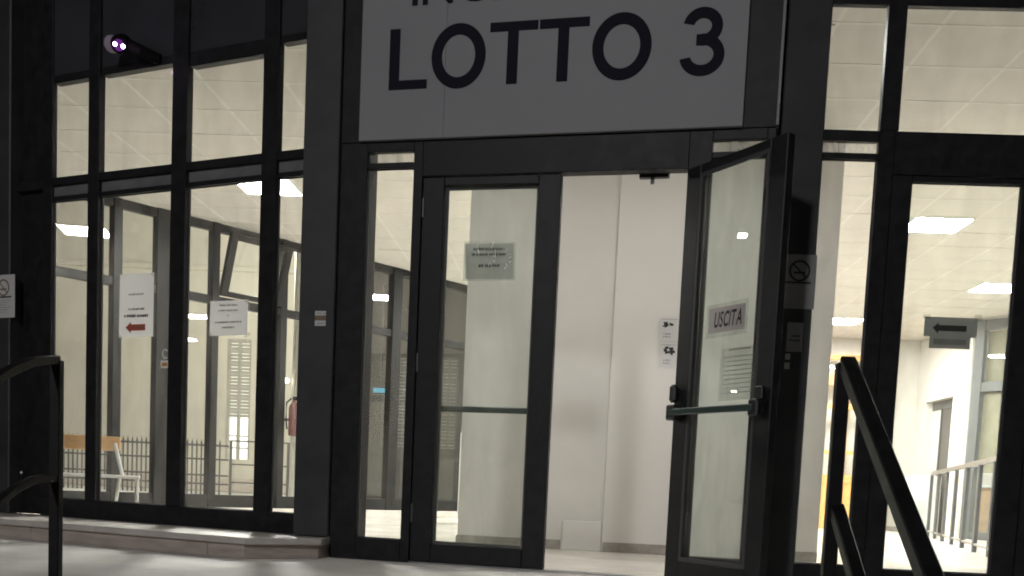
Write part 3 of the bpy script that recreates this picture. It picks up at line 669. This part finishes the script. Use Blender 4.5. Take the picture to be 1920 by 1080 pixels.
# ------------------------------------------------------------------ handrails at the steps
def rail_thing(label, post, top_path, low_path, rw_, pw):
    t = thing('handrail', label, 'handrail', post, 'stair handrails')
    p = Vector(post)
    part('post', G().tube([p+Vector((0, 0, .0)), p+Vector((0, 0, top_path[0][2]-.002))], pw, square=True), M['rail'], t, bevel=.003)
    part('base_plate', G().box(WORLD, p.x-.07, p.x+.07, -p.y-.07, -p.y+.07, .001, .012), M['rail'], t)
    part('rail', G().tube(top_path, rw_, square=True), M['rail'], t, bevel=.004)
    part('lower_rail', G().tube(low_path, rw_*.9, square=True), M['rail'], t, bevel=.004)
    e = Vector(top_path[-1]); part('post', G().tube([Vector((e.x, e.y, -1.1)), e], pw, square=True), M['rail'], t)
    return t
pr = CAMP+ray(1581, 690)*3.13
sl = .60
def down(p, dirv, L): return (p[0]+dirv[0]*L, p[1]+dirv[1]*L, p[2]-sl*L)
rt = (pr.x+.01, pr.y, .905); dR = (-.03, -1.0)
rail_thing('black steel handrail descending at the lower right corner', (pr.x, pr.y, 0), [rt, down(rt, dR, 2.0)], [(pr.x+.01, pr.y-.0, .475), down((pr.x+.01, pr.y, .475), dR, 1.98)], .0225, .020)
pl_ = CAMP+ray(107, 668)*4.08
lt = Vector((pl_.x, pl_.y, .915)); dL = (-.02, -1.0)
def lpath(pts, zl):
    out = []
    for x, y in pts:
        q = ray(x, y); k = lt.x/q.x; p = CAMP+q*k; out.append((p.x, p.y, p.z))
    out[0] = (lt.x, lt.y, out[0][2]); e = out[-1]; out.append((e[0], e[1]-1.5, e[2]-.95)); return out
rail_thing('black steel handrail with bent top in front of the left glazing', (lt.x, lt.y, 0), lpath([(107, 674), (80, 676), (58, 679), (30, 690), (0, 705)], 0), lpath([(107, 897), (80, 898), (58, 901), (30, 916), (0, 938)], 0), .0165, .020)

# ------------------------------------------------------------------ notices
def quadpix(fr, x0, y0, x1, y1, o): 
    a0, z1 = fr.pix(x0, y0, o); a1, z0 = fr.pix(x1, y1, o); return a0, a1, z0, z1
def sheet(t, name, fr, a0, a1, z0, z1, o, m, skew=0, curl=.003):
    g = G(); n = 6
    for i in range(n+1):
        for j in range(n+1):
            u, v = i/n, j/n; c = curl*((2*u-1)**2*(.5+.5*v)+.3*math.sin(5*u+3*v))
            g.v.append(fr.pt(a0+(a1-a0)*u+skew*(v-.5), o+c, z0+(z1-z0)*v))
    for i in range(n):
        for j in range(n): k = i*(n+1)+j; g.f.append((k, k+n+1, k+n+2, k+1))
    return part(name, g, M[m], t)
def lines(t, fr, a0, a1, rows, o, m, name='print_line', seed=1):
    """rows: (z, height, left, right) as fractions of the sheet; broken into word- and letter-sized marks"""
    rnd = random.Random(seed)
    for z, h, l, r in rows:
        g = G(); x = a0+(a1-a0)*l; e = a0+(a1-a0)*r
        while x < e:
            w = h*rnd.uniform(.35, .75); g.box(fr, x, min(x+w, e), o, o+.0006, z+h*rnd.uniform(0, .12), z+h*rnd.uniform(.8, 1)); x += w+h*rnd.choice((.18, .2, .22, .55))
        part(name, g, M[m], t)
# tall sheet with red arrow (left glazing, second bay)
a0, a1, z0, z1 = quadpix(FB, 225, 515, 287, 631, -.025); H = z1-z0
n1 = thing('notice', 'tall white paper with a red arrow taped in the second left window', 'notice', FB.pt((a0+a1)/2, -.028, z0), 'paper notices')
sheet(n1, 'sheet', FB, a0, a1, z0, z1, -.027, 'paper', .004)
lines(n1, FB, a0, a1, [(z0+H*.425, H*.035, .27, .74), (z0+H*.31, H*.05, .16, .85)], -.021, 'print', seed=3)
lines(n1, FB, a0, a1, [(z0+H*.66, H*.03, .28, .72)], -.021, 'grey', seed=4)
ac = z0+H*.15; W = a1-a0
part('arrow', G().flat(FB, [(a0+.2*W, ac), (a0+.36*W, ac+.09*H), (a0+.36*W, ac+.05*H), (a0+.78*W, ac+.05*H), (a0+.78*W, ac-.05*H), (a0+.36*W, ac-.05*H), (a0+.36*W, ac-.09*H)], -.021, -.0205), M['red'], n1)
lines(n1, FB, a0, a1, [(ac-.025*H, H*.045, .48, .76)], -.0203, 'brownp', seed=8)
# square sheet (third bay)
a0, a1, z0, z1 = quadpix(FB, 394.5, 565, 463.5, 628, -.025); H = z1-z0
n2 = thing('notice', 'square white paper with faint grey lines in the third left window', 'notice', FB.pt((a0+a1)/2, -.028, z0), 'paper notices')
sheet(n2, 'sheet', FB, a0, a1, z0, z1, -.027, 'paper', .002)
lines(n2, FB, a0, a1, [(z0+H*.84, H*.055, .26, .74), (z0+H*.69, H*.055, .24, .76), (z0+H*.55, H*.04, .47, .52), (z0+H*.35, H*.06, .14, .85), (z0+H*.2, H*.055, .34, .66)], -.021, 'grey', seed=5)
for t_, fr_, (xa_, ya_, xb_, yb_), oo_ in ((n1, FB, (225, 515, 287, 631), -.0195), (n2, FB, (394.5, 565, 463.5, 628), -.0195)):
    for xx, yy, th in ((xa_, ya_, .6), (xb_, ya_, -.7), (xa_, yb_, -.8), (xb_, yb_, .5)):
        ca_, cz_ = fr_.pix(xx, yy, oo_); c_, d_ = math.cos(th), math.sin(th); l_, w_ = .022, .009
        part('tape', G().flat(fr_, [(ca_-c_*l_-d_*w_, cz_-d_*l_+c_*w_), (ca_-c_*l_+d_*w_, cz_-d_*l_-c_*w_), (ca_+c_*l_+d_*w_, cz_+d_*l_-c_*w_), (ca_+c_*l_-d_*w_, cz_+d_*l_+c_*w_)], oo_-.0004, oo_), M['film'], t_)
# grey sheet in sleeve on closed leaf
a0, a1, z0, z1 = quadpix(FA, 874, 457, 962, 523, -.045); H = z1-z0; W = a1-a0
n3 = thing('notice', 'grey backlit paper in a shiny sleeve on the closed door leaf', 'notice', FA.pt((a0+a1)/2, -.05, z0), 'paper notices')
sheet(n3, 'sheet', FA, a0, a1, z0, z1, -.047, 'sheet', -.012, .002)
lines(n3, FA, a0, a1, [(z0+H*.80, H*.075, .16, .80), (z0+H*.65, H*.075, .13, .83), (z0+H*.33, H*.09, .28, .72)], -.0425, 'print', seed=6)
g = G().box(FA, a0-.01, a1+.012, -.0405, -.0402, z0-.012, z1+.012); part('sleeve', g, M['film'], n3)
rnd = random.Random(11)
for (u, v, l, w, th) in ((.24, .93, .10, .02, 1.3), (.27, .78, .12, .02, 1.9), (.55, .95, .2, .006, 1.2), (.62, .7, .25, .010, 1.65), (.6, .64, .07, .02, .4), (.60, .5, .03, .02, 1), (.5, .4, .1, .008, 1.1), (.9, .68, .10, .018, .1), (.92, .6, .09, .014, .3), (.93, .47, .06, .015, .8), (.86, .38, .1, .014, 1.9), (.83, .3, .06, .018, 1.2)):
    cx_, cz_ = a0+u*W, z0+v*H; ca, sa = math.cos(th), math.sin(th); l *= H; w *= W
    part('painted_glare', G().flat(FA, [(cx_-ca*l/2-sa*w/2, cz_-sa*l/2+ca*w/2), (cx_-ca*l/2+sa*w/2, cz_-sa*l/2-ca*w/2), (cx_+ca*l/2+sa*w/2, cz_+sa*l/2-ca*w/2), (cx_+ca*l/2-sa*w/2, cz_+sa*l/2+ca*w/2)], -.040, -.0385), M['tape'], n3)  # near-white strips painted as glare marks on the sleeve
# USCITA on the inner face of the open leaf
o_ = -.021
a0, a1, z0, z1 = quadpix(FL, 1330, 582, 1396, 613, o_); z1 = FL.pix(1330, 580, o_)[1]; z0 = FL.pix(1396, 616, o_)[1]
n4 = thing('notice', 'small taped notice reading USCITA on the open door leaf', 'notice', FL.pt((a0+a1)/2, o_, z0), 'paper notices')
part('sleeve', G().box(FL, a0-.018, a1+.018, o_-.001, o_-.0006, z0-.025, z1+.02), M['film'], n4)
sheet(n4, 'sheet', FL, a0, a1, z0, z1, o_, 'pink', 0, .0008)
h = (z1-z0)*.62; tw = text_width('USCITA', h, .12); 
put = put_text(G(), FL, 'USCITA', a0+(a1-a0)*.16, z0+(z1-z0)*.2, h, o_+.0025, .12, .12, (a1-a0)*.76/tw)
part('lettering', put, M['print'], n4)
# faint sheets on the other side of the same leaf glass
a0, a1, z0, z1 = quadpix(FL, 1352, 655, 1412, 748, -.03)
n5 = thing('notice', 'faint page stuck on the outer side of the open door leaf below USCITA', 'notice', FL.pt((a0+a1)/2, -.03, z0), 'paper notices')
part('sheet', G().box(FL, a0, a1, -.0302, -.0298, z0, z1), M['film'], n5)
H = z1-z0
lines(n5, FL, a0, a1, [(z0+H*.95, .008, .25, .85)]+[(z0+H*(.82-.085*k), .0045, .1+.05*(k % 2), .95) for k in range(9)], -.0295, 'grey', seed=9)
# stickers on right pillar
def smoke(fr, t, a0, a1, z0, z1, o, m='paper', ink='brownp'):
    W, H = a1-a0, z1-z0
    part('sheet', G().box(fr, a0, a1, o, o+.002, z0, z1), M[m], t)
    ca, cz, rr = a0+W*.5, z0+H*.70, min(W*.36, H*.2)
    part('ring', G().ring(fr, ca, cz, rr, rr, rr*.2, o+.002, o+.0026, 36), M[ink], t)
    d = rr*.62; w = rr*.1
    part('slash', G().flat(fr, [(ca-d-w, cz+d), (ca-d, cz+d+w), (ca+d+w, cz-d), (ca+d, cz-d-w)], o+.002, o+.0026), M[ink], t)
    part('cigarette', G().box(fr, ca-rr*.55, ca+rr*.5, o+.002, o+.0024, cz-rr*.28, cz-rr*.08), M[ink], t)
    part('caption', G().box(fr, a0+W*.08, a1-W*.14, o+.002, o+.0026, z0+H*.465, z0+H*.50), M['print'], t)
    lines(t, fr, a0, a1, [(z0+H*(.40-.055*k), H*.016, .1, .85-.1*(k % 3)) for k in range(6)], o+.002, 'grey', seed=13)
a0, a1, z0, z1 = quadpix(FR, 1470, 476, 1526, 580, .004)
n6 = thing('no_smoking_sign', 'no-smoking notice on the dark pillar right of the open door', 'sign', FR.pt((a0+a1)/2, .003, z0), 'no-smoking notices'); smoke(FR, n6, a0, a1, z0, z1, .0015, 'shaded_card', 'print')
a0, a1, z0, z1 = quadpix(FR, 1477, 604, 1503, 660, .004)
n7 = thing('notice', 'small card, greyed to imitate shade, below the no-smoking notice on the right pillar', 'notice', FR.pt((a0+a1)/2, .003, z0), 'paper notices')
part('sheet', G().box(FR, a0, a1, .0015, .0035, z0, z1), M['shaded_card'], n7); lines(n7, FR, a0, a1, [(z0+(z1-z0)*.5, .012, .3, .85), (z0+(z1-z0)*.35, .012, .2, .85)], .0035, 'print', seed=2)
a0, a1, z0, z1 = quadpix(FR, 1472, 663, 1480, 692, .004)
n8 = thing('sticker', 'tiny two-part sticker at the bottom of the right pillar notices', 'sticker', FR.pt((a0+a1)/2, .003, z0))
part('field', G().box(FR, a0, a1, .0015, .003, z0, z0+(z1-z0)*.42), M['sheet'], n8); part('field', G().box(FR, a0+.002, a1, .0015, .003, z0+(z1-z0)*.62, z1), M['sheet'], n8)
# far left no-smoking
o_ = .062; a1, z1 = FB.pix(28, 514, o_); _, z0 = FB.pix(28, 595, o_); a0 = a1-.235
n9 = thing('no_smoking_sign', 'white no-smoking notice on the far left pillar', 'sign', FB.pt((a0+a1)/2, o_, z0), 'no-smoking notices'); smoke(FB, n9, a0, a1, z0, z1, o_-.001)
# pillar sticker
FPp = FA; a0, a1, z0, z1 = quadpix(FA, 591, 583, 610.5, 611, .027)
n10 = thing('sticker', 'small white and brown sticker on the pillar left of the door', 'sticker', FA.pt((a0+a1)/2, .027, z0)); H = z1-z0
part('field', G().box(FA, a0, a1, .0262, .0275, z0, z1), M['paper'], n10); part('band', G().box(FA, a0, a1, .0275, .0282, z0+H*.36, z0+H*.70), M['brownp'], n10)
lines(n10, FA, a0, a1, [(z0+H*.80, H*.09, .15, .95), (z0+H*.12, H*.09, .15, .9)], .0275, 'grey', seed=5)
# sticker by the second mullion of the left glazing
a0, a1, z0, z1 = quadpix(FB, 301.5, 676, 314.5, 690, -.026); ca = a0+.026; 
n11 = thing('sticker', 'white ring sticker with orange label low in the second left window', 'sticker', FB.pt(ca, -.027, z0)); 
part('label', G().box(FB, a0, a1, -.029, -.0275, z0, z1), M['paper'], n11); part('band', G().box(FB, a0+.008, a1-.006, -.0275, -.027, z0+.012, z1-.014), M['orange'], n11)
rz = FB.pix(308, 664, -.026)[1]; part('ring', G().ring(FB, (a0+a1)/2+.004, rz, .026, .034, .009, -.029, -.0275, 30, .8, 5.4), M['paper'], n11)
# two notices on the white column, partly behind the hinge stile
yc = -(WB-.03)
for nm, (x0, y0, x1, y1), sd_ in (('upper', (1236, 594, 1272, 640), 21), ('lower', (1236, 642, 1271, 690), 22)):
    p0, p1 = onY(x0, y0, WB-.03), onY(x1, y1, WB-.03); a0, a1, z0, z1 = p0.x, p1.x, p1.z, p0.z; H, W = z1-z0, a1-a0; o = yc+.0015
    t = thing('notice', nm+' of two small printed notices on the white column inside', 'notice', (p0.x+W/2, WB-.03, z0), 'paper notices')
    part('sheet', G().box(WORLD, a0, a1, o-.001, o, z0, z1), M['paper'], t)
    rnd = random.Random(sd_); g = G()
    for k in range(7):
        u, v = rnd.uniform(.2, .6), rnd.uniform(.5, .72); w_, h_ = rnd.uniform(.12, .3), rnd.uniform(.05, .12); q = rnd.uniform(-.06, .06)
        g.flat(WORLD, [(a0+W*u, z0+H*v), (a0+W*(u+w_), z0+H*(v+q)), (a0+W*(u+w_*.9), z0+H*(v+q+h_)), (a0+W*(u-.02), z0+H*(v+h_))], o+.0002*k, o+.0004+.0002*k)
    part('drawing', g, M['print'], t)
    lines(t, WORLD, a0, a1, [(z0+H*.26, H*.07, .25, .6), (z0+H*.14, H*.07, .25, .6), (z0+H*.90, H*.03, .1, .9)], o, 'grey', seed=sd_)
# arrow notices on the right glass door, seen from behind
for lab, (x0, y0, x1, y1), oo in (('upper grey backlit arrow notice on the right glass door', (1734, 595, 1831, 632), -.040), ('lower grey backlit strip notice under the arrow on the right glass door', (1743, 630, 1818, 654), -.043)):
    a0, a1, z0, z1 = quadpix(FR, x0, y0, x1, y1, oo); H, W = z1-z0, a1-a0
    z1 = FR.pix((x0+x1)/2, y0, oo)[1]; z0 = FR.pix((x0+x1)/2, y1, oo)[1]; H = z1-z0
    t = thing('notice', lab, 'notice', FR.pt((a0+a1)/2, oo, z0), 'paper notices')
    part('sheet', G().box(FR, a0, a1, oo, oo+.001, z0, z1), M['sheet'], t)
    c = z0+H*.45
    if oo == -.040:
        part('arrow', G().flat(FR, [(a0+.16*W, c), (a0+.27*W, c+.26*H), (a0+.27*W, c+.14*H), (a0+.80*W, c+.14*H), (a0+.80*W, c-.16*H), (a0+.27*W, c-.16*H), (a0+.27*W, c-.3*H)], oo+.001, oo+.0016), M['print'], t)
        part('tape', G().box(FR, a0-.012, a0+.03, oo+.0016, oo+.002, z1-.012, z1+.012), M['film'], t); part('tape', G().box(FR, a1-.02, a1+.02, oo+.0016, oo+.002, z1-.02, z1+.02), M['film'], t)
    else:
        part('bar', G().box(FR, a0+.1*W, a1-.1*W, oo+.001, oo+.0016, z0+.3*H, z0+.75*H), M['grey'], t)

# ------------------------------------------------------------------ security camera on the left fascia
so_ = .16
h0, hz = FB.pix(222, 84, so_); m0, mz = FB.pix(292, 108, 0.03)
sc = thing('security_camera', 'security camera with two violet infrared lights above the second left window', 'camera', FB.pt(m0, 0, mz))
head = FB.pt(h0, so_, hz); mount = FB.pt(m0, .0, mz); look = (CAMP-head).normalized(); look = (look+FB.t*-.35+Vector((0, 0, -.05))).normalized()
part('arm', G().tube([mount, FB.pt(m0-.06, .08, mz+.02), head-look*.10], .035, 10, .045), M['matte'], sc, smooth=True)
part('housing', G().lathe(head-look*.13, [(.035, 0), (.055, .02), (.058, .11), (.052, .12)], 20, look), M['matte'], sc, smooth=True)
part('hood', G().lathe(head-look*.05+FB.t*-.055+Vector((0, 0, .012)), [(.03, 0), (.052, .015), (.056, .05), (.05, .058)], 18, look), M['camw'], sc, smooth=True)
for px_, py__ in ((215.5, 82.5), (230.5, 87)):
    a, z = FB.pix(px_, py__, so_+.03); part('infrared_light', G().lathe(FB.pt(a, so_+.03, z), [(.001, -.012), (.011, -.008), (.013, 0), (.009, .008), (.001, .011)], 14, look), M['led'], sc, smooth=True)
a, z = FB.pix(222.5, 84.5, so_+.016); part('glow_ring', G().lathe(FB.pt(a, so_+.014, z), [(.032, -.01), (.036, 0), (.028, .004)], 20, look), M['glow'], sc, smooth=True)  # added emissive ring imitating the violet glow around the lights

# ------------------------------------------------------------------ street lamps (out of view; seen only in the glass and as light)
def street_lamp(x, y, h, label, energy, aim):
    t = thing('street_lamp', label, 'street lamp', (x, y, -1.1), 'street lamps')
    d = (Vector((aim[0], aim[1], 0))-Vector((x, y, 0))).normalized()
    part('pole', G().tube([(x, y, -1.1), (x, y, h)], .08, 12, .05), M['grass'], t, smooth=True)
    e = Vector((x, y, h))+d*.9
    part('arm', G().tube([(x, y, h-.05), Vector((x, y, h+.1))+d*.4, e+Vector((0, 0, .1))], .035, 10), M['grass'], t, smooth=True)
    part('head', G().lathe(e+Vector((0, 0, .02)), [(.16, 0), (.17, .04), (.10, .12), (.03, .14)], 18), M['grass'], t, smooth=True)
    part('lens', G().lathe(e+Vector((0, 0, -.035)), [(.02, -.01), (.10, .0), (.13, .04), (.13, .055)], 18), M['street'], t, smooth=True)
    if energy: point('street_light', e+Vector((0, 0, -.12)), energy, (.98, .97, 1.0), .45, t)
street_lamp(-4.2, -7.5, 6.4, 'street lamp standing behind the viewer on the forecourt', 1200, (0, 6))
street_lamp(-19.9, -2.74, 6.6, 'street lamp to the left mirrored in the left glazing', 0, (-10, 0))
street_lamp(-18.55, 11.89, 6.4, 'street lamp far left mirrored in the open door leaf', 0, (-10, 8))
street_lamp(-40.5, -8.0, 6.5, 'distant street lamp down the street, a dot in the paper-hung window', 0, (-10, 0))
street_lamp(-55.0, -21.0, 6.2, 'most distant street lamp, a dot in the third left window', 0, (-10, 0))
street_lamp(-47.0, 20.6, 5.7, 'distant street lamp mirrored low in the open door leaf', 0, (-10, 8))
